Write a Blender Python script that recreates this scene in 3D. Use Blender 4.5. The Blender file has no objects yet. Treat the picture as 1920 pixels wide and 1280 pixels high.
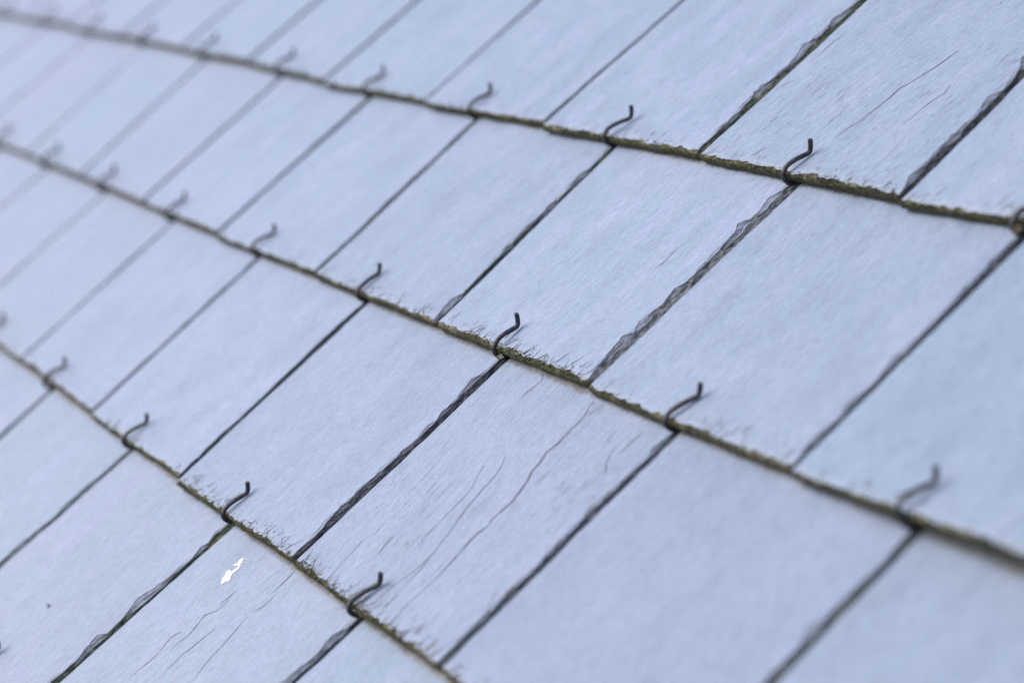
import bpy, math, random
import numpy as np
from mathutils import Matrix, Vector

# ------------------------------------------------------------------ frame of the roof
# roof coordinates: u along the courses, v up the slope, n out of the roof (metres)
PITCH = math.radians(38.3)
UX = Vector((1, 0, 0)); VX = Vector((0, math.cos(PITCH), math.sin(PITCH))); NX = Vector((0, -math.sin(PITCH), math.cos(PITCH)))
ORG = Vector((0, 0, 4.5))
ROOF = Matrix(((UX[0], VX[0], NX[0], ORG[0]), (UX[1], VX[1], NX[1], ORG[1]), (UX[2], VX[2], NX[2], ORG[2]), (0, 0, 0, 1)))
sc = bpy.context.scene
col = sc.collection

# ------------------------------------------------------------------ camera
CX = Vector((0.46965, 0.69285, -0.54716)); CY = Vector((0.18798, -0.68403, -0.70482)); CZ = Vector((-0.86261, 0.22816, -0.45149))
CT = Vector((-0.00793, 0.00399, 1.14638)); FPX = 3916.34
cpos = -(CX * CT[0] + CY * CT[1] + CZ * CT[2])
cam_d = bpy.data.cameras.new("camera"); cam = bpy.data.objects.new("camera", cam_d); col.objects.link(cam)
X, Y, Z = CX, -CY, -CZ
cam.matrix_world = ROOF @ Matrix(((X[0], Y[0], Z[0], cpos[0]), (X[1], Y[1], Z[1], cpos[1]), (X[2], Y[2], Z[2], cpos[2]), (0, 0, 0, 1)))
cam_d.sensor_width = 36; cam_d.lens = FPX / 1920 * 36
cam_d.clip_start = 0.01; cam_d.clip_end = 5000
cam_d.dof.use_dof = True; cam_d.dof.focus_distance = 1.132; cam_d.dof.aperture_fstop = 4.35
sc.camera = cam

def project(u, v, n=0.0):
    p = Vector((u, v, n)); d = CZ.dot(p) + CT[2]
    if d < 0.05: return (1e6, 1e6)
    return ((CX.dot(p) + CT[0]) / d * FPX + 960, (CY.dot(p) + CT[1]) / d * FPX + 640)

# ------------------------------------------------------------------ light
sun_roof = Vector((-0.32, -0.05, 0.94)).normalized()
sd = (ROOF.to_3x3() @ sun_roof).normalized()
elev = math.asin(sd.z); az = math.atan2(sd.x, sd.y)
w = bpy.data.worlds.new("World"); sc.world = w; w.use_nodes = True
nt = w.node_tree; bg = nt.nodes["Background"]
sky = nt.nodes.new("ShaderNodeTexSky"); sky.sky_type = 'NISHITA'; sky.sun_disc = False
sky.sun_elevation = elev; sky.sun_rotation = az
sky.air_density = 1.0; sky.dust_density = 2.5; sky.ozone_density = 1.0
nt.links.new(sky.outputs[0], bg.inputs[0]); bg.inputs[1].default_value = 0.15
sl = bpy.data.lights.new("sun", 'SUN'); sl.energy = 0.8; sl.angle = math.radians(45); sl.color = (1.0, 0.97, 0.95)
so = bpy.data.objects.new("sun", sl); col.objects.link(so)
so.rotation_euler = sd.to_track_quat('Z', 'Y').to_euler()
so.location = (0, 0, 12)
sc.view_settings.view_transform = 'Standard'; sc.view_settings.look = 'None'
sc.cycles.use_denoising = True; sc.cycles.denoising_prefilter = 'NONE'; sc.cycles.denoising_input_passes = 'RGB_ALBEDO_NORMAL'
sc.view_settings.exposure = 1.14; sc.view_settings.gamma = 1.0

# ------------------------------------------------------------------ materials
def node(t, kind, **kw):
    n = t.nodes.new(kind)
    for k, v in kw.items(): setattr(n, k, v)
    return n
def new_mat(name):
    m = bpy.data.materials.new(name); m.use_nodes = True
    return m, m.node_tree, m.node_tree.nodes["Principled BSDF"]
def math_n(t, op, a, b=None, c=None):
    n = node(t, "ShaderNodeMath", operation=op)
    for i, x in enumerate((a, b, c)):
        if x is None: continue
        if isinstance(x, (int, float)): n.inputs[i].default_value = x
        else: t.links.new(x, n.inputs[i])
    return n.outputs[0]
def noise(t, vec, scale, detail=4, rough=0.55, dist=0.0):
    n = node(t, "ShaderNodeTexNoise"); n.inputs['Scale'].default_value = scale
    n.inputs['Detail'].default_value = detail; n.inputs['Roughness'].default_value = rough; n.inputs['Distortion'].default_value = dist
    t.links.new(vec, n.inputs['Vector']); return n.outputs['Fac']
def ramp(t, fac, stops):
    r = node(t, "ShaderNodeValToRGB")
    while len(r.color_ramp.elements) < len(stops): r.color_ramp.elements.new(0.5)
    for e, (p, c) in zip(r.color_ramp.elements, stops):
        e.position = p; e.color = (*c, 1) if len(c) == 3 else c
    t.links.new(fac, r.inputs[0]); return r.outputs[0]
def mix(t, fac, a, b, mode='MIX'):
    n = node(t, "ShaderNodeMix", data_type='RGBA', blend_type=mode)
    if isinstance(fac, (int, float)): n.inputs[0].default_value = fac
    else: t.links.new(fac, n.inputs[0])
    for x, i in ((a, 6), (b, 7)):
        if isinstance(x, tuple): n.inputs[i].default_value = (*x, 1)
        else: t.links.new(x, n.inputs[i])
    return n.outputs[2]
def smooth(t, x, a, b, lo=0.0, hi=1.0):
    n = node(t, "ShaderNodeMapRange", interpolation_type='SMOOTHSTEP')
    n.inputs[1].default_value = a; n.inputs[2].default_value = b; n.inputs[3].default_value = lo; n.inputs[4].default_value = hi
    t.links.new(x, n.inputs[0]); return n.outputs[0]
def obj_coords(t, lean=True):
    tc = node(t, "ShaderNodeTexCoord"); oi = node(t, "ShaderNodeObjectInfo")
    rnd = oi.outputs['Random']
    comb = node(t, "ShaderNodeCombineXYZ")
    t.links.new(math_n(t, 'MULTIPLY', rnd, 37.0), comb.inputs[0]); t.links.new(math_n(t, 'MULTIPLY', rnd, 91.0), comb.inputs[1]); t.links.new(math_n(t, 'MULTIPLY', rnd, 13.0), comb.inputs[2])
    rot = node(t, "ShaderNodeVectorRotate", rotation_type='Z_AXIS')
    t.links.new(tc.outputs['Object'], rot.inputs['Vector'])
    if lean:
        at = node(t, "ShaderNodeAttribute", attribute_type='OBJECT', attribute_name='grain')
        t.links.new(at.outputs['Fac'], rot.inputs['Angle'])
    add = node(t, "ShaderNodeVectorMath", operation='ADD')
    t.links.new(rot.outputs[0], add.inputs[0]); t.links.new(comb.outputs[0], add.inputs[1])
    return add.outputs[0], rnd, tc.outputs['Object']
def stretch(t, vec, s):
    n = node(t, "ShaderNodeVectorMath", operation='MULTIPLY'); n.inputs[1].default_value = s
    t.links.new(vec, n.inputs[0]); return n.outputs[0]

def make_slate_mat():
    m, t, p = new_mat("slate_face")
    vec, rnd, raw = obj_coords(t)
    at = node(t, "ShaderNodeAttribute", attribute_type='OBJECT', attribute_name='rough_face'); rf = at.outputs['Fac']
    # gentle warp so that the grain wanders
    wn = node(t, "ShaderNodeTexNoise"); wn.inputs['Scale'].default_value = 28; wn.inputs['Detail'].default_value = 2
    t.links.new(vec, wn.inputs['Vector'])
    ws = node(t, "ShaderNodeVectorMath", operation='MULTIPLY'); ws.inputs[1].default_value = (0.0022, 0.0, 0)
    t.links.new(wn.outputs['Color'], ws.inputs[0])
    wv = node(t, "ShaderNodeVectorMath", operation='ADD'); t.links.new(vec, wv.inputs[0]); t.links.new(ws.outputs[0], wv.inputs[1])
    v2 = wv.outputs[0]
    fine = noise(t, stretch(t, v2, (1.0, 0.12, 1)), 1300, 3, 0.65)
    mid = noise(t, stretch(t, v2, (1.0, 0.11, 1)), 460, 5, 0.7)
    broad = noise(t, stretch(t, v2, (1.0, 0.35, 1)), 45, 3, 0.55)
    grit = noise(t, stretch(t, vec, (1, .6, 1)), 1000, 3, 0.7)
    # short cracks along the cleavage
    ck = noise(t, stretch(t, v2, (1.0, 0.075, 1)), 760, 3, 0.6)
    ckm = noise(t, stretch(t, vec, (1.0, 0.5, 1)), 30, 2, 0.5)
    ckmask = smooth(t, ckm, 0.42, 0.62)
    cr = math_n(t, 'MULTIPLY', smooth(t, ck, 0.625, 0.675), ckmask)
    # long wandering cracks: thin isolines of a slow noise
    iso = noise(t, stretch(t, v2, (1.0, 0.16, 1)), 62, 2.5, 0.55)
    d = math_n(t, 'ABSOLUTE', math_n(t, 'SUBTRACT', iso, 0.5))
    line = smooth(t, d, 0.001, 0.005, 1.0, 0.0)
    lm = smooth(t, noise(t, stretch(t, vec, (1.0, 0.45, 1)), 34, 2, 0.5), 0.56, 0.64)
    ln = math_n(t, 'MULTIPLY', line, lm)
    cracks = math_n(t, 'MULTIPLY', math_n(t, 'MAXIMUM', cr, math_n(t, 'MULTIPLY', ln, 0.8)), rf)
    # colour
    base = ramp(t, broad, [(0.30, (0.164, 0.205, 0.265)), (0.50, (0.180, 0.229, 0.292)), (0.72, (0.205, 0.244, 0.318))])
    tint = ramp(t, rnd, [(0.0, (1.0, 1.0, 1.0)), (0.5, (1.025, 0.99, 1.0)), (1.0, (1.04, 0.99, 1.03))])
    base = mix(t, 1.0, base, tint, 'MULTIPLY')
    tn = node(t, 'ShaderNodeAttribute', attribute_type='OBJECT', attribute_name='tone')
    base = mix(t, 1.0, base, ramp(t, tn.outputs['Fac'], [(0.0, (0.82, 0.84, 0.87)), (0.5, (1.0, 1.0, 1.0)), (1.0, (1.0, 0.93, 0.95))]), 'MULTIPLY')  # tone: sheen fall-off and lens tint painted into the slate colour
    base = mix(t, 1.0, base, ramp(t, mid, [(0.3, (0.88, 0.88, 0.90)), (0.7, (1.09, 1.09, 1.08))]), 'MULTIPLY')
    base = mix(t, 1.0, base, ramp(t, fine, [(0.36, (0.79, 0.79, 0.82)), (0.48, (0.99, 0.99, 0.99)), (0.64, (1.10, 1.10, 1.09))]), 'MULTIPLY')
    base = mix(t, 1.0, base, ramp(t, grit, [(0.35, (0.87, 0.87, 0.88)), (0.65, (1.09, 1.09, 1.08))]), 'MULTIPLY')
    base = mix(t, math_n(t, 'MULTIPLY', cracks, 0.85), base, (0.060, 0.050, 0.072))
    # faint rusty freckles
    fk = smooth(t, noise(t, stretch(t, vec, (1, 0.5, 1)), 150, 2, 0.5), 0.70, 0.78)
    base = mix(t, math_n(t, 'MULTIPLY', fk, 0.22), base, (0.20, 0.11, 0.08))
    # grime creeping up from the lower edge (attribute written per vertex)
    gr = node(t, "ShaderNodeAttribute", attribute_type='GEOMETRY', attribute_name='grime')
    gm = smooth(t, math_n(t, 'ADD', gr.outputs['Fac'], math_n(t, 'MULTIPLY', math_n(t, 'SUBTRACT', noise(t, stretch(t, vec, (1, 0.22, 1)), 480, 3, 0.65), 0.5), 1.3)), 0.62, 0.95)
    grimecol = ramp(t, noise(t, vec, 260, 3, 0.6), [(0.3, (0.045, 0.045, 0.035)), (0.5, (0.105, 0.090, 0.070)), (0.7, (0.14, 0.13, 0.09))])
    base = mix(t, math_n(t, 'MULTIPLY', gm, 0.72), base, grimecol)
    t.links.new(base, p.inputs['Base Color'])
    p.inputs['Specular IOR Level'].default_value = 0.6
    t.links.new(smooth(t, broad, 0.3, 0.7, 0.46, 0.58), p.inputs['Roughness'])
    # relief (metres)
    h = math_n(t, 'MULTIPLY', fine, 0.00032)
    h = math_n(t, 'ADD', h, math_n(t, 'MULTIPLY', mid, 0.00042))
    h = math_n(t, 'ADD', h, math_n(t, 'MULTIPLY', grit, 0.00026))
    h = math_n(t, 'MULTIPLY', h, math_n(t, 'ADD', math_n(t, 'MULTIPLY', rf, 0.75), 0.25))
    h = math_n(t, 'ADD', h, math_n(t, 'MULTIPLY', broad, 0.0006))
    h = math_n(t, 'SUBTRACT', h, math_n(t, 'MULTIPLY', cracks, 0.00022))
    b = node(t, "ShaderNodeBump"); b.inputs['Strength'].default_value = 1.0; b.inputs['Distance'].default_value = 1.0
    t.links.new(h, b.inputs['Height']); t.links.new(b.outputs[0], p.inputs['Normal'])
    return m

def make_edge_mat(name, dark, mid_c, light, algae=0.0, blotch=False):
    m, t, p = new_mat(name)
    vec, rnd, raw = obj_coords(t, False)
    a = noise(t, stretch(t, vec, (1, 0.5, 1.6)), 420, 4, 0.65)
    c = ramp(t, a, [(0.30, dark), (0.50, mid_c), (0.72, light)])
    al = smooth(t, noise(t, vec, 60, 3, 0.6), 0.60, 0.70)
    c = mix(t, math_n(t, 'MULTIPLY', al, algae), c, (0.16, 0.14, 0.035))
    if blotch:
        bl = noise(t, stretch(t, vec, (1, 1, 1)), 75, 3, 0.6)
        c = mix(t, 1.0, c, ramp(t, bl, [(0.36, (0.30, 0.32, 0.30)), (0.50, (0.85, 0.88, 0.70)), (0.64, (1.5, 1.45, 1.4))]), 'MULTIPLY')
    t.links.new(c, p.inputs['Base Color']); p.inputs['Roughness'].default_value = 0.85
    p.inputs['Specular IOR Level'].default_value = 0.15
    b = node(t, "ShaderNodeBump"); b.inputs['Strength'].default_value = 1; b.inputs['Distance'].default_value = 0.0009
    t.links.new(noise(t, stretch(t, vec, (1, 0.6, 1.5)), 330, 4, 0.7), b.inputs['Height']); t.links.new(b.outputs[0], p.inputs['Normal'])
    return m

def make_plain(name, stops, scale, rough, metallic=0.0, bump=0.0):
    m, t, p = new_mat(name)
    tc = node(t, "ShaderNodeTexCoord")
    t.links.new(ramp(t, noise(t, tc.outputs['Object'], scale, 3, 0.6), stops), p.inputs['Base Color'])
    p.inputs['Roughness'].default_value = rough; p.inputs['Metallic'].default_value = metallic
    if bump:
        b = node(t, "ShaderNodeBump"); b.inputs['Strength'].default_value = 1; b.inputs['Distance'].default_value = bump
        t.links.new(noise(t, tc.outputs['Object'], scale * 1.7, 3, 0.6), b.inputs['Height']); t.links.new(b.outputs[0], p.inputs['Normal'])
    return m

M_SLATE = make_slate_mat()
M_EDGE = make_edge_mat("slate_chipped_edge_dark", (0.012, 0.012, 0.015), (0.036, 0.037, 0.043), (0.10, 0.10, 0.11), 0.35)
M_EDGEL = make_edge_mat("slate_chipped_edge_grey", (0.035, 0.036, 0.038), (0.105, 0.112, 0.118), (0.22, 0.225, 0.22), 0.15)
M_EDGEG = make_edge_mat("slate_chipped_edge_green", (0.012, 0.018, 0.013), (0.045, 0.055, 0.040), (0.12, 0.13, 0.10), 0.5)
M_BOTTOM = make_edge_mat("slate_lower_edge", (0.018, 0.018, 0.013), (0.058, 0.054, 0.036), (0.16, 0.145, 0.10), 0.5, True)
M_SCAR = make_edge_mat("slate_split_layer", (0.105, 0.120, 0.150), (0.170, 0.200, 0.255), (0.21, 0.245, 0.31), 0.0)
M_RISER = make_edge_mat("slate_flake_step", (0.030, 0.028, 0.034), (0.075, 0.070, 0.085), (0.15, 0.14, 0.17), 0.0)
M_MOSS = [make_plain("moss_olive", [(0.3, (0.028, 0.034, 0.008)), (0.7, (0.105, 0.112, 0.026))], 600, 0.9),
          make_plain("moss_dark_and_shade", [(0.3, (0.012, 0.015, 0.007)), (0.7, (0.040, 0.040, 0.018))], 600, 0.9),  # moss grains, also the painted contact shade on lower edge faces
          make_plain("moss_straw", [(0.3, (0.08, 0.068, 0.036)), (0.7, (0.22, 0.185, 0.11))], 600, 0.9),
          make_plain("moss_rusty", [(0.3, (0.11, 0.055, 0.035)), (0.7, (0.24, 0.14, 0.10))], 600, 0.9)]
M_FIBRE = [make_plain("fibre_dark", [(0.3, (0.020, 0.018, 0.020)), (0.7, (0.060, 0.052, 0.055))], 500, 0.8),
           make_plain("fibre_grey", [(0.3, (0.075, 0.075, 0.085)), (0.7, (0.14, 0.14, 0.15))], 500, 0.8),
           make_plain("fibre_brown", [(0.3, (0.085, 0.045, 0.035)), (0.7, (0.17, 0.09, 0.065))], 500, 0.8),
           M_MOSS[0], M_MOSS[2]]
M_HOOK = make_plain("dark_wire", [(0.3, (0.018, 0.016, 0.019)), (0.7, (0.060, 0.053, 0.060))], 420, 0.36, 0.5, 0.0003)
M_CRACK = make_plain("crack_line", [(0.3, (0.040, 0.028, 0.045)), (0.7, (0.10, 0.075, 0.11))], 200, 0.8)
M_WHITE = make_plain("bird_white", [(0.3, (0.84, 0.84, 0.83)), (0.7, (0.92, 0.92, 0.90))], 300, 0.55, 0.0, 0.0001)
M_LICHEN = make_plain("lichen_pale", [(0.3, (0.20, 0.26, 0.12)), (0.7, (0.50, 0.56, 0.36))], 700, 0.9)
M_DECK = make_plain("deck_felt", [(0.3, (0.012, 0.012, 0.012)), (0.7, (0.030, 0.029, 0.027))], 80, 0.9)
M_GROUND = make_plain("ground_grass", [(0.3, (0.030, 0.045, 0.015)), (0.7, (0.065, 0.085, 0.030))], 2, 0.95)

# ------------------------------------------------------------------ helpers
class N1:
    """smooth 1-D value noise in -1..1"""
    def __init__(s, rng): s.t = np.array([rng.uniform(-1, 1) for _ in range(512)])
    def __call__(s, x):
        x = np.asarray(x, float); i = np.floor(x).astype(int); f = x - i; f = f * f * (3 - 2 * f)
        return s.t[i % 512] * (1 - f) + s.t[(i + 1) % 512] * f

def mesh_obj(name, verts, faces, mats, mat_idx=None, smooth_f=None, loc=(0, 0, 0), parent=None, attr=None):
    me = bpy.data.meshes.new(name); me.from_pydata(verts, [], faces)
    for m in mats: me.materials.append(m)
    if mat_idx is not None: me.polygons.foreach_set('material_index', np.asarray(mat_idx, dtype=np.int32))
    if smooth_f is not None: me.polygons.foreach_set('use_smooth', np.asarray(smooth_f, dtype=bool))
    if attr is not None:
        a = me.attributes.new('grime', 'FLOAT', 'POINT'); a.data.foreach_set('value', np.asarray(attr, dtype=np.float32))
    me.update()
    o = bpy.data.objects.new(name, me); col.objects.link(o)
    if parent is not None: o.parent = parent
    else: o.matrix_world = ROOF @ Matrix.Translation(loc)
    return o
def tag(o, label=None, cat=None, group=None, kind=None):
    for k, v in (('label', label), ('category', cat), ('group', group), ('kind', kind)):
        if v: o[k] = v

# ------------------------------------------------------------------ layout of the courses
W = 0.18; E = 0.1618; T = 0.0046; DROP = 0.0065      # slate width, exposure, thickness, fall of the face over one exposure
SL = DROP / E
LEFT = {(0, 1): (.0048, .1612), (1, 1): (.1891, .1575), (-1, 1): (-.1755, .1590), (-2, 1): (-.3465, .1571), (-3, 1): (-.5290, .1563), (-.5, 0): (-.0764, .0007), (.5, 0): (.1002, -.0003), (1.5, 0): (.2782, -.0014), (-1.5, 0): (-.2562, -.0005), (-2.5, 0): (-.4400, -.0023), (-1, -1): (-.1707, -.1633), (0, -1): (.0107, -.1613), (1, -1): (.1843, -.1612), (-2, -1): (-.3500, -.1628)}
RIGHT = {(0, 1): (.0013, .1609), (1, 1): (.1845, .1591), (-1, 1): (-.1805, .1604), (-2, 1): (-.3530, .1589), (-3, 1): (-.5340, .1581), (-.5, 0): (-.0800, -.0013), (.5, 0): (.0953, .0002), (1.5, 0): (.2744, -.0009), (-1.5, 0): (-.2610, -.0002), (-2.5, 0): (-.4450, -.0008), (-1, -1): (-.1750, -.1621), (0, -1): (.0055, -.1611), (1, -1): (.1800, -.1618), (-2, -1): (-.3545, -.1618)}
JOINT = {(-7, 1): (-1.2461, .1630), (-6, 1): (-1.0591, .1630), (-5, 1): (-.8779, .1620), (-4, 1): (-.7085, .1625), (-5.5, 0): (-.9603, .0005), (-4.5, 0): (-.7908, .0005), (-3.5, 0): (-.6181, .0002)}
HOOK = {(-1, -2): (-0.1700, -0.3180), (-6.5, 1): (-1.1678, .1609), (-5.5, 1): (-.9935, .1611), (-4.5, 1): (-.8192, .1615), (-3.5, 1): (-.6316, .16), (-2.5, 1): (-.4482, .1584), (-1.5, 1): (-.2738, .1606), (-.5, 1): (-.0932, .1618), (.5, 1): (.0937, .159), (1.5, 1): (.2737, .1577), (-5, 0): (-.8969, -.0014), (-4, 0): (-.7229, -.0014), (-3, 0): (-.5472, -.0017), (-2, 0): (-.3632, -.001), (-1, 0): (-.1819, -.001), (0, 0): (.0034, -.0008), (1, 0): (.1795, -.001), (2, 0): (.3585, .0000), (-2.5, -1): (-.4542, -.1626), (-1.5, -1): (-.2697, -.1624), (-.5, -1): (-.0868, -.1624), (.5, -1): (.0907, -.1625)}
rngL = random.Random(5)
_jc = {}
def joint_bottom(u, k):
    a, b = joint_raw(u, k)
    g = b[0] - a[0]; t = max(.0021, min(.0030, g * .58)); c = (t - g)
    st = STEP.get((u, k), .0007)
    return (a[0] - c * .6, a[1] + st), (b[0] + c * .4, b[1] - st)
STEP = {(-1, 1): .0012, (0, 1): .0010, (1, 1): .0009, (.5, 0): .0010, (-.5, 0): .0012, (-1, -1): .0012, (0, -1): .0004, (-2, 1): .0009}
def joint_raw(u, k):
    """(left slate's right corner, right slate's left corner) on the lower edge of course k"""
    if (u, k) in LEFT: return RIGHT[(u, k)], LEFT[(u, k)]
    if (u, k) not in _jc:
        g = rngL.uniform(.0032, .0044)
        c = JOINT.get((u, k)) or ((u * W * (0.99 if u < 0 else 1.0) + rngL.uniform(-.0025, .0025)), k * E + rngL.uniform(-.0012, .0012))
        s = rngL.uniform(-.0016, .0016)
        _jc[(u, k)] = ((c[0] - g / 2, c[1] + s), (c[0] + g / 2, c[1] - s))
    return _jc[(u, k)]
_hc = {}
def hook_pos(u, k):
    if (u, k) in HOOK: return HOOK[(u, k)]
    if (u, k) not in _hc:
        _hc[(u, k)] = (u * W * (0.99 if u < 0 else 1.0) + rngL.uniform(-.002, .002), k * E + rngL.uniform(-.0008, .0008))
    return _hc[(u, k)]

# bevel width (mm), edge material, flake amount, for the right-hand edge of the slate left of joint (u, k)
SPEC = {(.5, 0): (7.0, 1, 1.0), (0, -1): (6.2, 0, .8), (-.5, 0): (3.2, 2, 1.1), (0, 1): (5.5, 2, .9), (1, 1): (5.5, 0, .9), (-.5, -2): (5.5, 2, 1.4),
        (.5, -2): (1.8, 0, 1.6), (-1, -1): (3.6, 0, .3), (1, -1): (2.2, 1, .6), (-2, -1): (3.4, 2, .4), (1.5, 0): (2.0, 1, .3), (2, -1): (3.2, 1, .8),
        (-1.5, 0): (3.0, 2, .2), (-1.5, -2): (5.0, 1, .6), (-1, 1): (2.2, 2, .3), (-2, 1): (3.2, 2, .3), (-3, 1): (3.0, 2, .3), (-2.5, 0): (2.8, 2, .3),
        (-2.5, -2): (1.5, 0, .2), (1.5, -2): (2.0, 0, .5)}
# hand-measured flake scars: (v from lower edge mm, length mm, depth mm)
SCARS = {(.5, 0): [(26, 26, 7.0), (50, 22, 6.0), (70, 20, 3.0), (118, 24, 6.5), (140, 26, 5.5)], (0, -1): [(38, 13, 3.0), (60, 20, 2.0), (90, 18, 1.8), (118, 16, 2.2), (138, 15, 5.5)],
         (-.5, -2): [(100, 38, 8.0), (55, 26, 7.0), (136, 14, 3)], (-.5, 0): [(12, 26, 6.0), (62, 14, 2.0), (98, 22, 4.0), (128, 20, 4.5)],
         (.5, -2): [(110, 60, 6.5), (140, 25, 5.0)], (0, 1): [(30, 18, 2.5), (60, 22, 4.5), (90, 30, 6), (125, 20, 6)], (1, 1): [(40, 16, 5), (70, 20, 5), (110, 28, 8), (14, 16, 4)],
         (1, -1): [(150, 16, 3), (30, 12, 2)], (2, -1): [(100, 14, 5), (60, 16, 3)]}
ROUND = {(.5, 0): .0028, (-.5, 0): .0022, (1, -1): .0015, (0, -1): .001}     # rounded lower right corners
ROUGH = {(0, -1): 1.0, (0, -2): 1.0, (0, 0): .9, (0, 1): 1.0, (1, -1): .4}

def slate_grid(uL, k, level):
    """level 2 = in focus, 1 = soft, 0 = outside the picture"""
    rng = random.Random(int(uL * 2) * 131 + k * 17 + 4000)
    nz = [N1(rng) for _ in range(12)]
    lc = joint_bottom(uL, k)[1]; rc = joint_bottom(uL + 1, k)[0]
    hl = hook_pos(uL, k + 1); hr = hook_pos(uL + 1, k + 1)
    ox, oy = (lc[0] + rc[0]) / 2, k * E
    # side lines: from the lower corners towards the hooks one course up
    gl = 0.0013 if level else 0.002
    sL = ((hl[0] + gl) - lc[0]) / (hl[1] - lc[1]); sR = ((hr[0] - gl) - rc[0]) / (hr[1] - rc[1])
    bw, em, fl = SPEC.get((uL + 1, k), (rng.uniform(1.4, 2.4), 2, rng.uniform(.2, .5)))
    bw *= 0.00088
    LEN = 2.25 * E
    dy = {2: .0010, 1: .0022, 0: .012}[level]; dx = {2: .0016, 1: .004, 0: .02}[level]
    ys = list(np.arange(0.0062, E + .006, dy)) + list(np.linspace(E + .02, LEN, 8))
    ys = np.array(ys)
    # columns described by a function giving x and z for the nominal height y
    xl0 = lc[0] - ox; xr0 = rc[0] - ox
    def xl(y): return xl0 + sL * y + .00035 * nz[0](y / .011) + .0002 * nz[1](y / .004) + .0007 * nz[2](y / .05)
    def xr(y): return xr0 + sR * y + .00045 * nz[3](y / .010 + 40) + .00025 * nz[4](y / .0035) + .0006 * nz[2](y / .045 + 9)
    scars = SCARS.get((uL + 1, k))
    if scars is None:
        scars = [(rng.uniform(5, 150), rng.uniform(10, 30), rng.uniform(1, 5) * fl) for _ in range(int(3 + 5 * fl))]
    sc2 = [(y0 * .001, ln * .001, dp * .001, rng.choice((rng.uniform(.2, .4), rng.uniform(.6, .85))), rng.uniform(.00025, .0006)) for y0, ln, dp in scars]
    def w_bevel(y): return bw * (0.72 + .30 * nz[5](y / .017) + .16 * nz[6](y / .006))
    def w_scar(y):
        y = np.asarray(y, float)
        r = .0003 + .0003 * np.abs(nz[7](y / .004))
        for y0, ln, dp, pk, dd in sc2:
            s = (y - (y0 - ln / 2)) / ln
            b = np.where((s > 0) & (s < 1), np.where(s < pk, np.clip(s / pk, 0, 1) ** 1.05, np.clip((1 - s) / (1 - pk), 0, 1) ** .8), 0)
            r = np.maximum(r, dp * b * (1 + .16 * nz[8](y / .003) + .12 * nz[10](y / .0013)))
        return r
    def z_scar(y):
        y = np.asarray(y, float); r = np.full_like(y, .00018)
        for y0, ln, dp, pk, dd in sc2: r = np.where(np.abs(y - y0) < ln / 2, np.maximum(r, dd), r)
        return r
    # lower edge
    yb0 = lc[1] - oy; yb1 = rc[1] - oy
    rc_r = ROUND.get((uL + 1, k), rng.uniform(0, .0012)); lc_r = rng.uniform(0, .0008)
    wid = xr0 - xl0
    def yb(x):
        s = np.clip((x - xl0) / wid, 0, 1)
        r = yb0 + (yb1 - yb0) * s + .00045 * nz[9](x / .013) + .0003 * nz[10](x / .003) + .00015 * nz[11](x / .0012)
        r = r + rc_r * np.clip((x - (xr0 - .007)) / .007, 0, 1) ** 2 + lc_r * np.clip(((xl0 + .005) - x) / .005, 0, 1) ** 2
        return r
    def s_lip(x): return .0004 + .00055 * (1 + 1.3 * nz[4](x / .009)) * LIPW.get((uL, k), .45) + .0003 * nz[6](x / .0016)
    def s_chip(x): return s_lip(x) + .0004 + .0016 * np.clip(nz[10](x / .0045 + 7), 0, 1) + .0012 * np.clip(nz[1](x / .0021 + 3), 0, 1) ** 2
    rows = [('face', 0.0, -T), ('face', -.0001, -T * .65), ('face', .00015, -.0019), ('lip', 0, -.0008), ('chip0', 0, -.00028), ('chip1', 0, 0.0)]
    nI = int(max(4, (wid - bw - .004) / dx))
    Y = []; Zr = []; kinds = []
    # columns: (kind, param)
    cols = [('L', 0, -T), ('L', .0001, -.0010), ('L', .0007, -.0001)]
    for i in range(nI + 1): cols.append(('I', i / nI, 0))
    cols += [('S0', 0, 0), ('S1', 0, 0)]
    if level: cols += [('M', .30, 0), ('N', .34, 1), ('M', .62, 1), ('N', .67, 2)]
    nb = 5 if level == 2 else (3 if level == 1 else 1)
    for i in range(nb + 1): cols.append(('B', i / nb, 0))
    cols.append(('R', 0, -T))
    ynom = np.concatenate([[.0] * 3 + [.0008, .003, .0031], ys]); nr = len(ynom); nc = len(cols)
    PX = np.zeros((nr, nc)); PY = np.zeros((nr, nc)); PZ = np.zeros((nr, nc))
    a = xl(ynom) + .0007; bev = np.clip(w_bevel(ynom), .0006, None); R = xr(ynom); scw = w_scar(ynom); zs = z_scar(ynom)
    fade = np.clip(ynom / .010, .0, 1) ** .5 if rc_r < .0005 else np.clip(ynom / .006, 0.2, 1)
    bb = R - bev * (0.6 + .4 * fade); s0 = bb - scw
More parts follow.
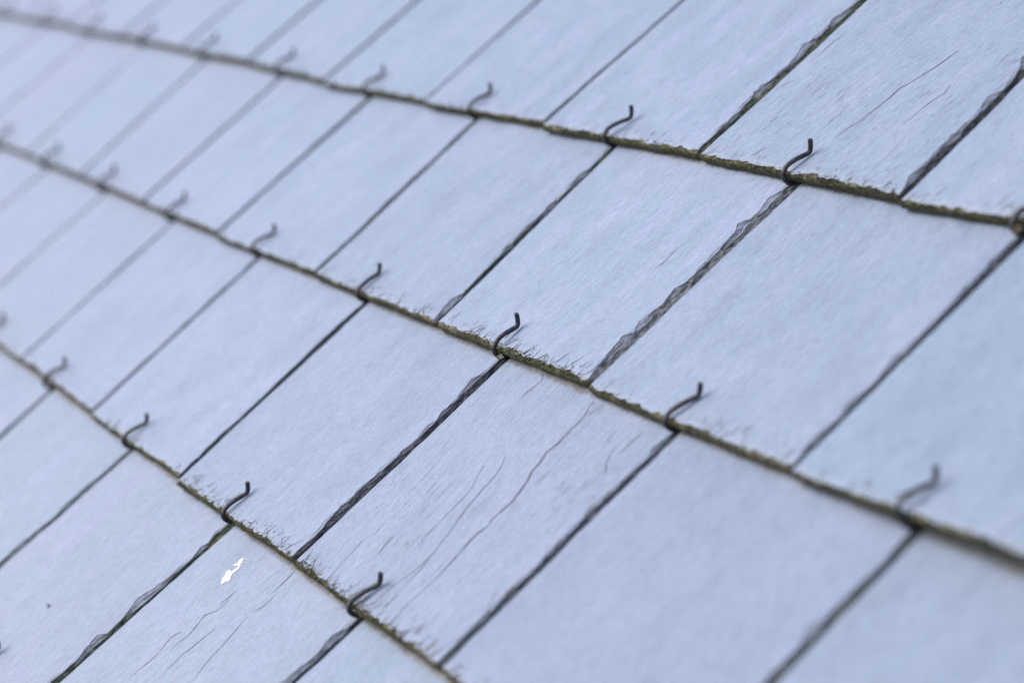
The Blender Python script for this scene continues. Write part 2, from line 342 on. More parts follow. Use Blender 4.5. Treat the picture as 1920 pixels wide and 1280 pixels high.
    for j, (kd, q, zz) in enumerate(cols):
        if kd == 'L': PX[:, j] = xl(ynom) + q; PZ[:, j] = zz
        elif kd == 'I': PX[:, j] = a + .0012 + (s0 - .0006 - a - .0012) * q
        elif kd == 'S0': PX[:, j] = s0
        elif kd == 'S1': PX[:, j] = s0 + np.minimum(.00042, scw * .4); PZ[:, j] = -zs
        elif kd in 'MN':
            qq = np.clip(q + .16 * nz[9 + int(q > .5)](ynom / .009 + 3) + .07 * nz[5](ynom / .0025), .05 + q * .2, .93)
            if kd == 'N': qq = np.clip(np.clip((q - .045) + .16 * nz[9 + int(q > .5)](ynom / .009 + 3) + .07 * nz[5](ynom / .0025), .05 + q * .2, .93) + .05, 0, .97)
            PX[:, j] = s0 + .00042 + (bb - s0 - .00042) * qq; PZ[:, j] = -zs * (1 + .55 * zz) - .00006 * zz
        elif kd == 'B':
            PX[:, j] = bb + (R - bb) * q
            zs2 = zs * 2.1 + .00012; prof = -zs2 - (.0036 - zs2) * (q ** 0.8)
            if 0 < q < 1:
                prof = prof + .00055 * nz[(3 * j) % 12](ynom / .0035 + 5 * j) + .0003 * nz[(5 * j) % 12](ynom / .0014)
                PX[:, j] += (R - bb) * .09 * nz[(7 * j) % 12](ynom / .004 + j)
            PZ[:, j] = prof
        else: PX[:, j] = R - .0002; PZ[:, j] = -T
    Yb = yb(PX)
    for r in range(nr):
        if r == 3: off = s_lip(PX[r])
        elif r < 4: off = rows[r][1]
        elif r == 4: off = s_chip(PX[r])
        elif r == 5: off = s_chip(PX[r]) + .00018
        else: off = None
        if off is not None: PY[r] = Yb[r] + off
        else:
            f = np.clip(1 - (ynom[r] - .004) / .03, 0, 1)
            PY[r] = ynom[r] + Yb[r] * f + (yb0 * 0)
        if r < 6:
            zz = rows[r][2]
            PZ[r] = np.minimum(PZ[r], zz) if r else np.full(nc, -T)
    # undulation of the cleaved face, then the fall of the face up the slope
    und = .00035 * nz[0](PX / .05 + 2) * nz[1](PY / .06 + 1) + .00022 * nz[2](PX / .018) * nz[3](PY / .035)
    top = PZ > -.0035
    PZ = PZ + np.where(top, und, 0)
    tilt = rng.uniform(-.0003, .0005); tw = TWIST.get((uL, k), 0)
    lift = LIFT.get((uL, k), 0)
    PZ = PZ - SL * PY + tilt * PX / .09 + tw * np.clip((PX + .09) / .18, 0, 1) * np.clip(1 - PY / (E * 2.3), 0, 1) + lift * np.clip(1 - PY / (E * 1.5), 0, 1)
    verts = np.stack([PX, PY, PZ], -1).reshape(-1, 3)
    faces = []; mi = []; sm = []
    kinds = [c[0] for c in cols]
    for r in range(nr - 1):
        for c in range(nc - 1):
            i0 = r * nc + c
            faces.append((i0, i0 + 1, i0 + nc + 1, i0 + nc))
            ka, kb = kinds[c], kinds[c + 1]
            if r <= 1: m_, s_ = 2, False  # lower edge face: grime plus contact shade painted in
            elif r < 4: m_, s_ = 3, False
            elif kb == 'S1' or kb == 'N': m_, s_ = 4, False
            elif ka in ('S1', 'N') and level: m_, s_ = 5, False
            elif ka == 'B' or kb == 'R': m_, s_ = 1, False
            elif r == 4: m_, s_ = 4, False
            elif c == 0: m_, s_ = 1, False
            else: m_, s_ = 0, True
            mi.append(m_); sm.append(s_)
    # underside and back: one big face below the dense grid plus the head
    b0 = len(verts)
    lo = np.array([[PX[-1, 0], PY[-1, 0], PZ[-1, 0] - T * 0], [PX[-1, -1], PY[-1, -1], PZ[-1, -1]]])
    L1 = nc - 1
    for r in range(nr - 1):
        faces.append((r * nc, (r + 1) * nc, (r + 1) * nc + L1, r * nc + L1)); mi.append(1); sm.append(False)
    faces.append(tuple((nr - 1) * nc + c for c in range(nc))); mi.append(1); sm.append(False)
    ybv = np.abs(verts[:, 1] - np.interp(verts[:, 0], PX[0], PY[0]))
    gam = GRIME.get((uL, k), rng.uniform(.35, .7))
    gr = np.clip(1 - ybv / (.0050 + .004 * gam), 0, 1) * gam
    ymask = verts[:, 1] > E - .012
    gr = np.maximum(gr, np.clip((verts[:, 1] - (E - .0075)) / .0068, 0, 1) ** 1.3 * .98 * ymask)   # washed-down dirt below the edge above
    o = mesh_obj("roof_slate", verts.tolist(), faces, [M_SLATE, (M_EDGE, M_EDGEL, M_EDGEG)[em], M_MOSS[1], M_BOTTOM, M_RISER, M_SCAR], mi, sm, (ox, oy, 0), attr=gr)  # M_MOSS[1] here: grime plus painted contact shade on the lower edge face
    o['grain'] = GRAIN.get((uL, k), rng.uniform(-.06, .06)); o['tone'] = float(TONE.get((uL, k), min(1.0, max(.3, .5 - .45 * (uL * W + .35) + rng.uniform(-.15, .15))))); o['rough_face'] = float(ROUGH.get((uL, k), rng.uniform(.15, .6)))  # default tone turns lavender to the left, a lens tint in the colour
    def undf(x, y): return .00035 * nz[0](x / .05 + 2) * nz[1](y / .06 + 1) + .00022 * nz[2](x / .018) * nz[3](y / .035)
    info = dict(und=undf, tw=tw, xl0=xl0, xr0=xr0, yb=yb, s=s_chip, ox=ox, oy=oy, rng=rng, tilt=tilt, lift=lift, bw=bw, xr=xr, wb=w_bevel)
    return o, info
LIPW = {(1.5, 0): .2, (-1.5, 0): .35, (-2, 1): .3, (-.5, 0): 1.2, (-1, 1): 1.0, (0, 1): 1.25, (0, -1): 1.0, (.5, 0): .8}
LIFT = {(1.5, 0): .0014}
GRAIN = {(0, -1): -.13, (0, 1): .14, (-.5, -2): -.02, (-.5, 0): .03}
TWIST = {(1.5, 0): .0070}
TONE = {(1, -1): .12, (2, -1): .1, (1.5, 0): .25, (.5, -2): .3, (-.5, -2): .62, (-1.5, -2): .75, (0, -1): .42, (-.5, 0): .52, (0, 1): .62, (-1, 1): .55, (1, 1): .6}  # low values at lower right paint the weaker sky sheen as darker slate
GRIME = {(-1, 1): .8, (0, 1): .8, (-.5, 0): .85, (-1, -1): .7, (0, -1): .75, (.5, 0): .7}

def und_z(info, x, y): return float(info['und'](x, y))
def surf_z(info, x, y):
    return -SL * y + info['tilt'] * x / .09 + info['lift'] * max(0, min(1, 1 - y / (E * 1.5))) + info['tw'] * max(0, min(1, (x + .09) / .18)) * max(0, min(1, 1 - y / (E * 2.3)))

def add_ribbon(V, F, MI, pts, wd, ht, m, wob=None, base=False):
    """a tapered three-sided sliver lying along pts (list of x, y, z)"""
    n = len(pts); b = len(V)
    for i, (x, y, z) in enumerate(pts):
        q = min(i + 1, n - 1); p_ = max(i - 1, 0)
        dx, dy = pts[q][0] - pts[p_][0], pts[q][1] - pts[p_][1]; L = math.hypot(dx, dy) or 1
        nx, ny = -dy / L, dx / L
        tp = math.sin(math.pi * (0.12 + 0.88 * i / (n - 1))) ** .7 if i < n - 1 else 0.05
        if base: tp = max(.06, 1 - i / (n - 1)) ** .8
        if wob: tp *= .55 + .65 * abs(float(wob(i / 5.3))) + .2 * float(wob(i / 1.7 + 90))
        wv = wd * tp / 2
        V += [(x + nx * wv, y + ny * wv, z - ht * .3), (x - nx * wv, y - ny * wv, z - ht * .3), (x, y, z + ht * tp)]
    for i in range(n - 1):
        a = b + 3 * i
        for p, q in ((0, 1), (1, 2), (2, 0)): F.append((a + p, a + q, a + 3 + q, a + 3 + p)); MI.append(m)
    F.append((b, b + 2, b + 1)); MI.append(m); e = b + 3 * (n - 1); F.append((e, e + 1, e + 2)); MI.append(m)

def add_grain(V, F, MI, c, s, rng, m):
    b = len(V); pts = []
    for d in ((1, 0, 0), (-.5, .87, 0), (-.5, -.87, 0), (0, 0, 1.1), (.1, .1, -.8)):
        pts.append(tuple(c[i] + s * (d[i] + rng.uniform(-.35, .35)) for i in range(3)))
    V += pts
    for f in ((0, 1, 3), (1, 2, 3), (2, 0, 3), (1, 0, 4), (2, 1, 4), (0, 2, 4)): F.append(tuple(b + i for i in f)); MI.append(m)

# moss character per slate: (density, share of olive, dark, straw, rusty, fringe density)
MOSS = {(0, 1): (1.5, .62, .25, .10, .03, 1.0), (-1, 1): (1.1, .5, .3, .17, .03, 1.0), (1, 1): (1.1, .35, .5, .05, .1, .8), (-2, 1): (.9, .5, .45, .03, .02, .6),
        (-.5, 0): (1.25, .55, .15, .27, .03, 1.5), (.5, 0): (.5, .30, .2, .4, .1, 1.0), (-1.5, 0): (.8, .5, .35, .1, .05, 1.0), (1.5, 0): (.35, .25, .4, .15, .2, .7),
        (-1, -1): (1.0, .6, .15, .22, .03, 1.3), (0, -1): (1.25, .35, .3, .25, .10, 1.3), (-2, -1): (.7, .5, .4, .08, .02, .9), (1, -1): (1.2, .1, .15, .55, .2, 1.0),
        (-3, -1): (.7, .1, .2, .45, .25, .5), (-1.5, -2): (.7, .1, .2, .45, .25, .5)}

def dress_slate(o, info, uL, k, level):
    rng = info['rng']; xl0, xr0, yb = info['xl0'], info['xr0'], info['yb']
    dens, ol, dk, st, ru, fr = MOSS.get((uL, k), (rng.uniform(.3, .8), .42, .45, .10, .03, rng.uniform(.4, .8)))
    nzz = N1(rng); nz2 = N1(rng)
    if level == 0: return
    V, F, MI = [], [], []
    n = int((1900 if level == 2 else 600) * dens)
    big = 1.0 if level == 2 else 1.6
    for _ in range(n):
        x = rng.uniform(xl0 + .0015, xr0 - .0035)
        cl = max(0.0, min(1.0,   .40 + 1.0 * float(nzz(x / .014)) + .45 * float(nz2(x / .0045 + 30)) + (dens - 1) * .35 - .22))   # clumps along the edge
        if rng.random() > .05 + .95 * cl: continue
        zf = rng.random() ** 1.3
        z = -T * zf * .52; ye = float(yb(x))
        y = ye - rng.uniform(0, .0007) * (1 + cl) * (1 - zf * .6)
        if rng.random() < .38: y = ye + rng.uniform(0, 1) ** 1.5 * .0050 * cl * cl; z = -.0012 * max(0, 1 - (y - ye) / .002)
        r = rng.random(); sp = float(nz2(x / .02)) * .25
        m = 0 if r < ol + sp else 1 if r < ol + dk + sp * .5 else 2 if r < ol + dk + st else 3
        s = rng.uniform(.00022, .00052) * big
        add_grain(V, F, MI, (x, y, z + surf_z(info, x, y) + s * .2), s, rng, m)
    if F:
        mo = mesh_obj("moss", V, F, M_MOSS, MI, [False] * len(F), parent=o); mo['kind'] = 'stuff'
    # fringe of flakes and dry fibres lying on the face just above the edge
    V, F, MI = [], [], []
    n = int((115 if level == 2 else 55) * fr)
    for _ in range(n):
        x = rng.uniform(xl0 + .003, xr0 - .006)
        cl = .5 + .5 * float(nzz(x / .010 + 50))
        if rng.random() > .25 + .75 * cl: continue
        ye = float(yb(x))
        L = .0014 + .0095 * rng.random() ** 2.3
        lean = rng.gauss(.22, .34)
        if rng.random() < .16: lean = rng.uniform(.7, 1.3) * rng.choice((-1, 1)); L *= .7
        y0 = ye + rng.uniform(.0004, .0032) if rng.random() < .62 else ye + rng.uniform(.002, .009)
        pts = []; xx, yy = x, y0; ang = lean
        N = 6
        for i in range(N):
            pts.append((xx, yy, surf_z(info, xx, yy) + .00012 + .00012 * math.sin(math.pi * i / N) * rng.random()))
            ang += rng.gauss(0, .17) + (rng.choice((-1.2, 1.2)) if rng.random() < .04 else 0)
            xx += L / (N - 1) * math.sin(ang); yy += L / (N - 1) * math.cos(ang)
            xx = min(max(xx, xl0 + .002), xr0 - .003)
        r = rng.random()
        m = 0 if r < .42 else 1 if r < .68 else 2 if r < .68 + .10 + ru * .5 else 3 if r < .92 else 4
        add_ribbon(V, F, MI, pts, rng.uniform(.00022, .00068) * (1 if level == 2 else 1.4), rng.uniform(.00008, .00025), m, base=True)
    if F: mesh_obj("flake_fringe", V, F, M_FIBRE, MI, [False] * len(F), parent=o)['kind'] = 'stuff'
    # loose fibres of split slate along the right-hand chipped edge
    if level == 2:
        V, F, MI = [], [], []
        for _ in range(26):
            y = rng.uniform(.008, E - .01); L = rng.uniform(.006, .020)
            pts = []; off = rng.uniform(.0001, .0022); N = 9
            wob = rng.uniform(.0003, .0012); ph = rng.uniform(0, 9)
            for i in range(N):
                yy = y + L * i / (N - 1)
                if yy > E: break
                xx = float(info['xr'](yy)) - float(info['wb'](yy)) - off - wob * math.sin(math.pi * i / (N - 1)) + .0001 * math.sin(ph + i * 1.7)
                pts.append((xx, yy, surf_z(info, xx, yy) + .00012))
            if len(pts) > 3: add_ribbon(V, F, MI, pts, rng.uniform(.00018, .00034), .00008, rng.choice((0, 0, 1, 2)))
        if F: mesh_obj("edge_splinter", V, F, M_FIBRE, MI, [False] * len(F), parent=o)['kind'] = 'stuff'

# ------------------------------------------------------------------ wire hooks
PROFILE = [(0.150, -.0105), (.080, -.0085), (.020, -.0070), (.006, -.0066), (.0014, -.0062), (-.0006, -.0050), (-.0017, -.0030), (-.0019, -.0004), (-.0009, .0020), (.0014, .0036), (.0050, .0042), (.0095, .0037), (.0138, .0025), (.0166, .0018), (.0184, .0025), (.0198, .0044), (.0209, .0066), (.0214, .0078)]
HOOK_WILD = {0: 0.0, 98: .35, -98: .3, -96: .3}
# lean (metres at the tip) and height factor read off the photo, hook by hook
HOOK_ADJ = {0: (0, 1), 98: (.004, .92), -98: (.002, .76), -96: (.006, .74), -2: (.001, .68), 2: (.007, .76), 96: (.008, 1), 94: (.004, .95), 4: (.006, 1), -4: (.007, .86), -6: (.002, .62), -100: (.005, .8), -102: (.006, .9)}
def make_hook(pos, k, level, seed, up=0.0):
    rng = random.Random(seed)
    # Catmull-Rom through the profile
    P = PROFILE; pts = []
    st = 6 if level == 2 else 4
    wild = HOOK_WILD.get(seed, .35); ex = 1 + rng.uniform(-.08, .10) * wild; tipn = rng.uniform(-.0010, .0012) * wild
    for i in range(len(P) - 1):
        p0, p1, p2, p3 = P[max(i - 1, 0)], P[i], P[i + 1], P[min(i + 2, len(P) - 1)]
        for s in range(st):
            t = s / st
            pts.append(tuple(.5 * (2 * p1[c] + (p2[c] - p0[c]) * t + (2 * p0[c] - 5 * p1[c] + 4 * p2[c] - p3[c]) * t * t + (3 * p1[c] - p0[c] - 3 * p2[c] + p3[c]) * t ** 3) for c in (0, 1)))
    pts.append(P[-1])
    yaw = rng.uniform(-.05, .07) * wild; bend = rng.uniform(-.0010, .0012) * wild
    path = []
    du, ns_ = HOOK_ADJ.get(seed, (rng.uniform(.001, .007), rng.uniform(.72, .95)))
    for v, n in pts:
        if n > 0: n *= ns_
        if v < .03: n += up * max(0, min(1, (n + .0062) / .004)) if v < .004 else (up if n > 0 else 0)
        tail = max(0, min(1, (v - .003) / .018)) if n > 0 else 0
        v2 = v * ex if n > 0 else v
        n2 = n + (tipn * tail if v > .018 and n > 0 else 0)
        u = -.0028 + (yaw * (v2 - 0) if n > 0 else 0) + bend * tail * tail + du * tail
        path.append(Vector((u, v2, n2)))
    ns = 12 if level == 2 else 8; r0 = .00135
    V = []; F = []
    for i, p in enumerate(path):
        d = (path[min(i + 1, len(path) - 1)] - path[max(i - 1, 0)]).normalized()
        a = Vector((1, 0, 0)); a = (a - d * a.dot(d)).normalized(); b = d.cross(a)
        r = r0 * (1 + .03 * rng.uniform(-1, 1))
        fl = 1.0
        if i > len(path) - 5: fl = .84      # the snipped end is a little flattened
        for j in range(ns):
            q = 2 * math.pi * j / ns
            V.append(tuple(p + a * (r * math.cos(q) * (2 - fl)) + b * (r * fl * math.sin(q))))
    for i in range(len(path) - 1):
        for j in range(ns):
            F.append((i * ns + j, i * ns + (j + 1) % ns, (i + 1) * ns + (j + 1) % ns, (i + 1) * ns + j))
    sm = [True] * len(F)
    F.append(tuple(range(ns - 1, -1, -1))); F.append(tuple((len(path) - 1) * ns + j for j in range(ns))); sm += [False, False]
    return mesh_obj("slate_hook", V, F, [M_HOOK], [0] * len(F), sm, (pos[0], pos[1], 0.0))

# ------------------------------------------------------------------ labels
ORD = ['', 'first', 'second', 'third', 'fourth', 'fifth', 'sixth', 'seventh', 'eighth', 'ninth', 'tenth', 'eleventh', 'twelfth', 'thirteenth', 'fourteenth', 'fifteenth', 'sixteenth', 'seventeenth', 'eighteenth']
ROWN = {1: 'top row', 0: 'second row from the top', -1: 'third row from the top', -2: 'bottom row'}
EDGEN = {2: 'highest edge', 1: 'upper mossy edge', 0: 'middle mossy edge', -1: 'lower mossy edge', -2: 'bottom left corner edge'}
SLATE_LABEL = {
    (0, 1): 'sharp blue-grey slate with long reddish hairline cracks in the top row, green moss below',
    (1, 1): 'blue-grey slate filling the upper right corner beside a ragged splintered joint',
    (-1, 1): 'smooth pale slate, top row, directly left of the reddish-cracked one',
    (-.5, 0): 'sharply focused fine-grained slate in the middle of the picture, above the central wire hook',
    (.5, 0): 'smooth slate right of the widest light grey chipped joint, second row',
    (-.5 - 1, 0): 'slate left of the sharply focused central one, its lower right corner rounded off',
    (0, -1): 'slate with a long wavy purple crack, third row, below the central wire hook',
    (-1, -1): 'slate with dark chipped right edge dotted with yellow lichen, third row',
    (1, -1): 'large smooth out-of-focus slate at the lower right, right of the purple-cracked slate',
    (-.5, -2): 'cracked slate in the bottom row carrying the white bird dropping',
    (-1.5, -2): 'bottom row slate with loop-shaped flakes split off its right edge',
    (.5, -2): 'slate at the bottom edge of the picture under a thick mossy edge',
    (1.5, 0): 'slate in the second row touching the right border, over a blurred hook',
}

# ------------------------------------------------------------------ build
def in_frame(x, y, m=0): return -m <= x <= 1920 + m and -m <= y <= 1280 + m
def slate_seen(uL, k):
    lc = joint_bottom(uL, k)[1]; rc = joint_bottom(uL + 1, k)[0]
    for i in range(13):
        for j in range(13):
            if in_frame(*project(lc[0] + (rc[0] - lc[0]) * i / 12, k * E + E * j / 12)): return True
    return False
slates = {}
for k in (2, 1, 0, -1, -2, -3):
    off = 0 if k % 2 else .5
    for q in range(-14, 7):
        uL = q + off
        seen = slate_seen(uL, k)
        near = any(slate_seen(uL + d, k + e_) for e_ in (-1, 0, 1) for d in ((-1, 0, 1) if e_ == 0 else (-.5, .5)))
        if seen:
            c = ((uL + .5) * W, (k + .5) * E); dep = CZ.dot(Vector((c[0], c[1], 0))) + CT[2]
            level = 2 if .93 < dep < 1.34 else 1
        elif near: level = 0
        else: continue
        slates[(uL, k)] = level
CRACKS = {}
for k in (2, 1, 0, -1, -2, -3):
    row = sorted([u for (u, kk), l in slates.items() if kk == k and l > 0], reverse=True)
    for u in sorted([u for (u, kk) in slates if kk == k]):
        level = slates[(u, k)]
        o, info = slate_grid(u, k, level)
        dress_slate(o, info, u, k, level)
        if level:
            i = row.index(u) + 1
            lab = SLATE_LABEL.get((u, k)) or 'blue-grey roof slate, %s from the right in the %s' % (ORD[i], ROWN[k])
            tag(o, lab, 'roof slate', 'blue-grey slates laid in courses on the roof')
        else:
            tag(o, 'blue-grey roof slate on the part of the roof beyond the picture', 'roof slate', 'slates beyond the edge of the picture')
        slates[(u, k)] = (o, info)

hooks = {}
for k in (2, 1, 0, -1, -2):
    off = .5 if k % 2 else 0
    cand = []
    for q in range(-14, 7):
        u = q + off
        if (u - .5, k) not in slates: continue
        pos = hook_pos(u, k)
        vis = any(in_frame(*project(pos[0] - .002, pos[1] + v, n)) for v, n in PROFILE[6:])
        cand.append((u, pos, vis))
    row = sorted([u for u, p_, vis in cand if vis], reverse=True)
    for u, pos, vis in cand:
        dep = CZ.dot(Vector((pos[0], pos[1], 0))) + CT[2]
        info = slates[(u - .5, k)][1]
        z = -0.0 + info['tilt'] * 0 + info['lift']
        pp = (pos[0], min(pos[1], info['oy'] + float(info['yb'](pos[0] - info['ox']))), 0)
        o = make_hook(pp, k, 2 if vis and dep < 1.5 else 1, int(u * 2) + 97 * k, surf_z(info, pos[0] - info['ox'], 0) if abs(info['tw']) > 0 else 0.0)
        if vis:
            i = row.index(u) + 1
            lab = {(0, 0): 'sharp dark wire hook with pale lichen at its foot, middle of the picture', (.5, 1): 'sharp dark wire hook over the widest grey chipped joint, upper right',
                   (-.5, -1): 'dark wire hook nearest above the white bird dropping', (.5, -1): 'dark wire hook below the long wavy purple crack'}.get((u, k)) or \
                'bent dark wire hook, %s from the right along the %s' % (ORD[i], EDGEN[k])
            tag(o, lab, 'wire hook', 'wire hooks holding the slates')
        else:
            tag(o, 'bent dark wire hook holding a slate beyond the picture', 'wire hook', 'wire hooks beyond the edge of the picture')

# hand-placed long cracks, in mm on the roof plane: (slate, width mm, points)
def crack(key, wd, pts, strength=1.0):
    o, info = slates[key]; rng = random.Random(len(pts) + int(wd * 100))
    P = []
    for i in range(len(pts) - 1):
        (a, b), (c, d) = pts[i], pts[i + 1]
        n = max(2, int(math.hypot(c - a, d - b) / 1.5))
        for s in range(n):
            t = s / n; P.append((a + (c - a) * t + rng.gauss(0, .13), b + (d - b) * t))
    P.append(pts[-1])
    loc = []
    for u, v in P:
        x = u * .001 - info['ox']; y = v * .001 - info['oy']
        loc.append((x, y, surf_z(info, x, y) + .00034 * 0 + und_z(info, x, y) + .00016))
    V, F, MI = [], [], []
    add_ribbon(V, F, MI, loc, wd * .0016, .00004, 0, wob=N1(rng))
    mesh_obj("hairline_crack", V, F, [M_CRACK], MI, [False] * len(F), parent=o)
crack((0, -1), 0.80, [(103.0,-3.1),(104.9,-8.3),(108.6,-15.4),(108.1,-23.2),(109.5,-34.3),(108.0,-40.2),(110.9,-46.9),(111.9,-53.4),(115.6,-59.7),(120.2,-72.4),(119.0,-81.0),(119.3,-86.5),(120.7,-89.7),(118.8,-97.8),(119.8,-103.0),(121.5,-112.6),(123.1,-126.6),(123.0,-137.6),(122.1,-145.9),(123.4,-155.4)])
crack((0, -1), 0.42, [(81.7,-52.2),(86.3,-57.6),(89.3,-63.1),(91.1,-76.0),(93.0,-84.9),(95.6,-93.4),(100.0,-103.8),(103.2,-116.1),(106.8,-126.5),(107.5,-137.3),(108.1,-145.1),(110.2,-153.8)])
crack((0, -1), 0.32, [(73.8,-62.6),(83.5,-78.7),(84.6,-91.8),(85.3,-104.9),(85.3,-112.5),(90.2,-117.4)])
crack((0, -1), 0.30, [(104.0,-116.5),(103.9,-129.6),(100.1,-142.2),(99.3,-151.0),(100.0,-157.0)])
crack((0, -1), 0.40, [(149.4,-21.9),(151.7,-26.7),(154.8,-32.0),(162.2,-37.9)])
crack((0, -1), 0.35, [(157.3,-8.2),(157.1,-15.7),(157.0,-23.1),(156.2,-27.1)])
crack((0, -1), 0.30, [(63.9,-118.7),(63.9,-126.4),(67.1,-134.7)])
crack((0, -1), 0.30, [(44.0,-130.2),(46.0,-139.1),(46.1,-147.7)])
crack((0, -1), 0.30, [(45.1,-0.2),(49.6,-4.2),(48.8,-9.8),(47.6,-17.1)])
crack((0, 1), 0.65, [(119.9,268.0),(117.0,255.6),(112.2,243.8),(109.8,238.8),(106.5,234.5),(106.5,225.9),(104.8,217.5),(103.6,208.7),(100.7,201.9),(98.7,195.2),(98.6,187.9)])
crack((0, 1), 0.40, [(141.0,241.4),(142.8,234.1),(139.7,228.6),(138.5,222.2),(137.6,213.7),(135.6,207.2)])
crack((0, 1), 0.28, [(15.2,272.2),(13.0,264.9),(13.1,253.2),(12.3,244.8)])
crack((0, 1), 0.28, [(15.6,230.3),(10.2,223.6),(7.5,219.1)])
crack((-0.5, -2), 0.40, [(-31.6,-227.0),(-35.0,-232.5),(-32.1,-241.6),(-31.1,-247.9),(-32.3,-256.4),(-32.5,-265.6)])
crack((-0.5, -2), 0.42, [(7.2,-197.8),(9.4,-206.7),(12.5,-218.9),(13.0,-225.7),(16.0,-234.7),(19.4,-242.7)])
crack((-0.5, -2), 0.35, [(-21.0,-197.7),(-20.8,-205.6),(-27.4,-212.4),(-22.7,-224.4),(-24.7,-233.2),(-24.2,-238.9)])
crack((-0.5, -2), 0.40, [(5.9,-164.0),(6.9,-170.4),(6.9,-176.3),(6.1,-181.7)])
crack((-0.5, -2), 0.35, [(-7.6,-213.9),(-8.8,-221.1),(-9.5,-228.5),(-11.6,-235.3),(-10.1,-243.7),(-9.1,-251.8)])
crack((-0.5, -2), 0.30, [(11.2,-180.4),(11.3,-188.3),(8.0,-194.4)])
crack((-0.5, -2), 0.25, [(-24.2,-190.9),(-23.3,-195.4),(-25.3,-203.5)])
crack((-0.5, 0), 0.28, [(57.7,102.2),(56.4,95.6),(57.7,87.4),(55.6,80.6)])

# ------------------------------------------------------------------ small things lying on the roof
def top_at(u, v):
    k = math.floor(v / E + 1e-6); return -SL * (v - k * E)
spot = [(-40.7, -193.7), (-43.3, -191.9), (-44.2, -190.7), (-44.5, -188.9), (-47.1, -186.5), (-46.5, -184.9), (-43.7, -185.1), (-43.0, -185.8), (-42.8, -185.0), (-42.9, -184.0), (-42.2, -182.8), (-41.8, -181.5), (-41.7, -180.1), (-40.2, -180.2), (-40.1, -182.0), (-40.5, -183.7), (-40.5, -185.2), (-40.2, -186.1), (-38.5, -187.7), (-38.3, -188.3), (-39.1, -189.8), (-39.5, -191.7), (-39.6, -193.5)]
spot2 = [(-47.2, -181.5), (-46.0, -180.2), (-45.4, -178.6), (-46.5, -177.3), (-46.9, -175.9), (-46.5, -175.6), (-44.8, -175.9), (-43.5, -176.5), (-42.8, -177.8), (-42.6, -178.9), (-41.5, -179.6), (-42.8, -179.7), (-44.3, -179.9), (-44.7, -180.9), (-45.6, -181.2)]
bits = [[(-37.4, -190.5), (-38.4, -189.5), (-38.0, -188.6), (-37.3, -188.7), (-37.0, -190.4)], [(-41.3, -178.9), (-40.6, -178.3), (-40.0, -178.6), (-40.4, -179.0)], [(-45.0, -175.4), (-44.8, -174.7), (-44.1, -175.1), (-44.3, -175.7)]]
def patch(name, outlines, thick, mat, label, cat):
    main = outlines[0]
    cu = sum(p[0] for p in main) / len(main) * .001 - .0008; cv = sum(p[1] for p in main) / len(main) * .001
    key = (-.5, -2); info = slates[key][1]; rng = random.Random(3); V = []; F = []
    for outline in outlines:
        ring = []; n = len(outline)
        for i in range(n):
            a, b = outline[i], outline[(i + 1) % n]
            for q in range(3):
                f = q / 3; j = .16 if len(outline) > 8 else .05
                ring.append(((a[0] + (b[0] - a[0]) * f + rng.gauss(0, j)) * .001 - cu - .0008, (a[1] + (b[1] - a[1]) * f + rng.gauss(0, j * 1.3)) * .001 - cv))
        m = len(ring); o0 = len(V)
        V += [(x, y, -SL * y - .0004) for x, y in ring] + [(x, y, -SL * y + thick) for x, y in ring]
        F += [tuple(range(o0 + m, o0 + 2 * m))] + [(o0 + i, o0 + (i + 1) % m, o0 + m + (i + 1) % m, o0 + m + i) for i in range(m)]
    lx, ly = cu - info['ox'], cv - info['oy']
    o = mesh_obj(name, V, F, [mat], [0] * len(F), [False] * len(F), (cu, cv, surf_z(info, lx, ly) + und_z(info, lx, ly) + .0002))
    tag(o, label, cat); return o
patch("bird_dropping", [spot, spot2] + bits, .00022, M_WHITE, 'bright white bird dropping splashed on the cracked slate at lower left', 'bird dropping')

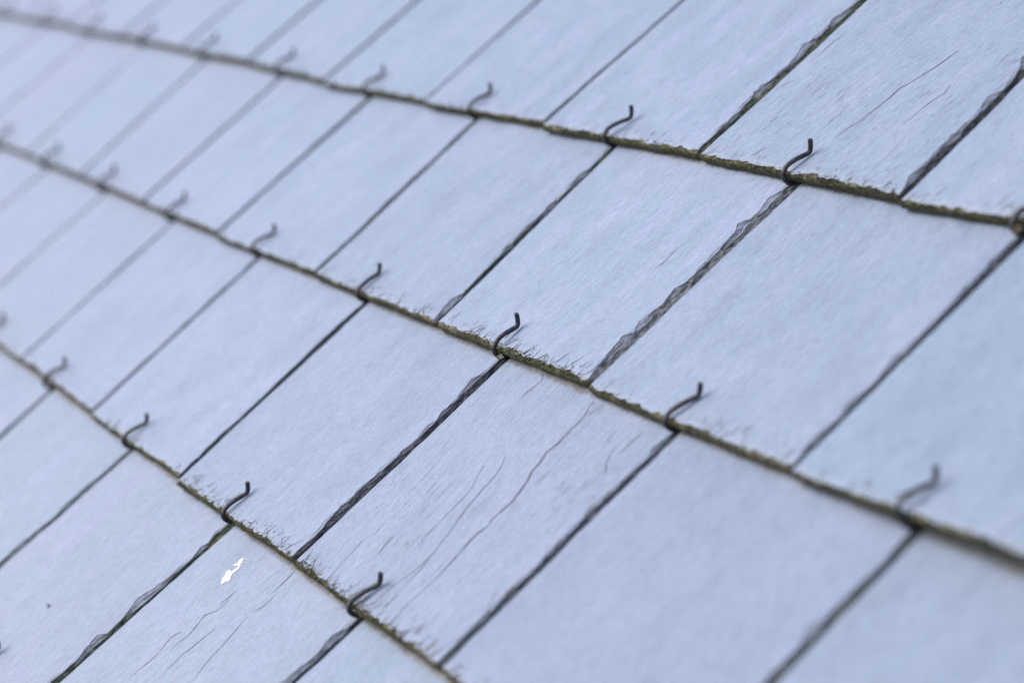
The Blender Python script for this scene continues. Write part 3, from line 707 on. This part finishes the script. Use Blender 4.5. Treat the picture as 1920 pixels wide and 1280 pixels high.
V, F, MI = [], [], []; rg = random.Random(8)
for _ in range(70):
    add_grain(V, F, MI, (rg.gauss(0, .0010), rg.gauss(0, .0006), rg.gauss(0, .0007)), rg.uniform(.0002, .00042), rg, 0)
o = mesh_obj("lichen_tuft", V, F, [M_LICHEN], MI, [False] * len(F), (.0036, -.0024, -.0030)); tag(o, 'tiny pale green lichen tuft at the foot of the central wire hook', 'lichen')

V, F, MI = [], [], []; rg = random.Random(28)
for _ in range(26): add_grain(V, F, MI, (rg.gauss(0, .0012), rg.gauss(0, .0008), rg.uniform(-.0002, .0003)), rg.uniform(.0003, .0006), rg, rg.choice((0, 1, 0)))
k_ = (-1.5, -2); i_ = slates[k_][1]
o = mesh_obj("moss_speck", V, F, M_MOSS, MI, [False] * len(F), (-0.1732, -0.2684, surf_z(i_, -0.1732 - i_['ox'], -0.2684 - i_['oy'])))
tag(o, 'tiny dark green speck alone on the slate at the lower left border', 'moss speck')
V, F, MI = [], [], []; rg = random.Random(18)
for _ in range(90):
    a = rg.uniform(0, 6.28); q = rg.random() ** .5
    add_grain(V, F, MI, (q * .0028 * math.cos(a), q * .0022 * math.sin(a), rg.uniform(-.0012, .0012)), rg.uniform(.0003, .0007), rg, rg.choice((2, 2, 3)))
o = mesh_obj("dry_scrap", V, F, M_MOSS, MI, [False] * len(F), (.2735, .1560, -.0005)); tag(o, 'tan dry scrap caught at the hook on the right border, upper mossy edge', 'dry scrap')

# ------------------------------------------------------------------ setting below the slates
def slab(name, u0, u1, v0, v1, n0, n1, mat):
    V = [(u0, v0, n0), (u1, v0, n0), (u1, v1, n0), (u0, v1, n0), (u0, v0, n1), (u1, v0, n1), (u1, v1, n1), (u0, v1, n1)]
    F = [(0, 3, 2, 1), (4, 5, 6, 7), (0, 1, 5, 4), (1, 2, 6, 5), (2, 3, 7, 6), (3, 0, 4, 7)]
    o = mesh_obj(name, V, F, [mat], [0] * 6, [False] * 6); tag(o, kind='structure'); return o
slab("roof_deck", -3.2, 1.6, -.9, 1.1, -.045, -.0215, M_DECK)
me = bpy.data.meshes.new("ground"); me.from_pydata([(-600, -600, 0), (600, -600, 0), (600, 600, 0), (-600, 600, 0)], [], [(0, 1, 2, 3)]); me.materials.append(M_GROUND)
g = bpy.data.objects.new("ground", me); col.objects.link(g); tag(g, kind='structure')
print('slates', len(slates))
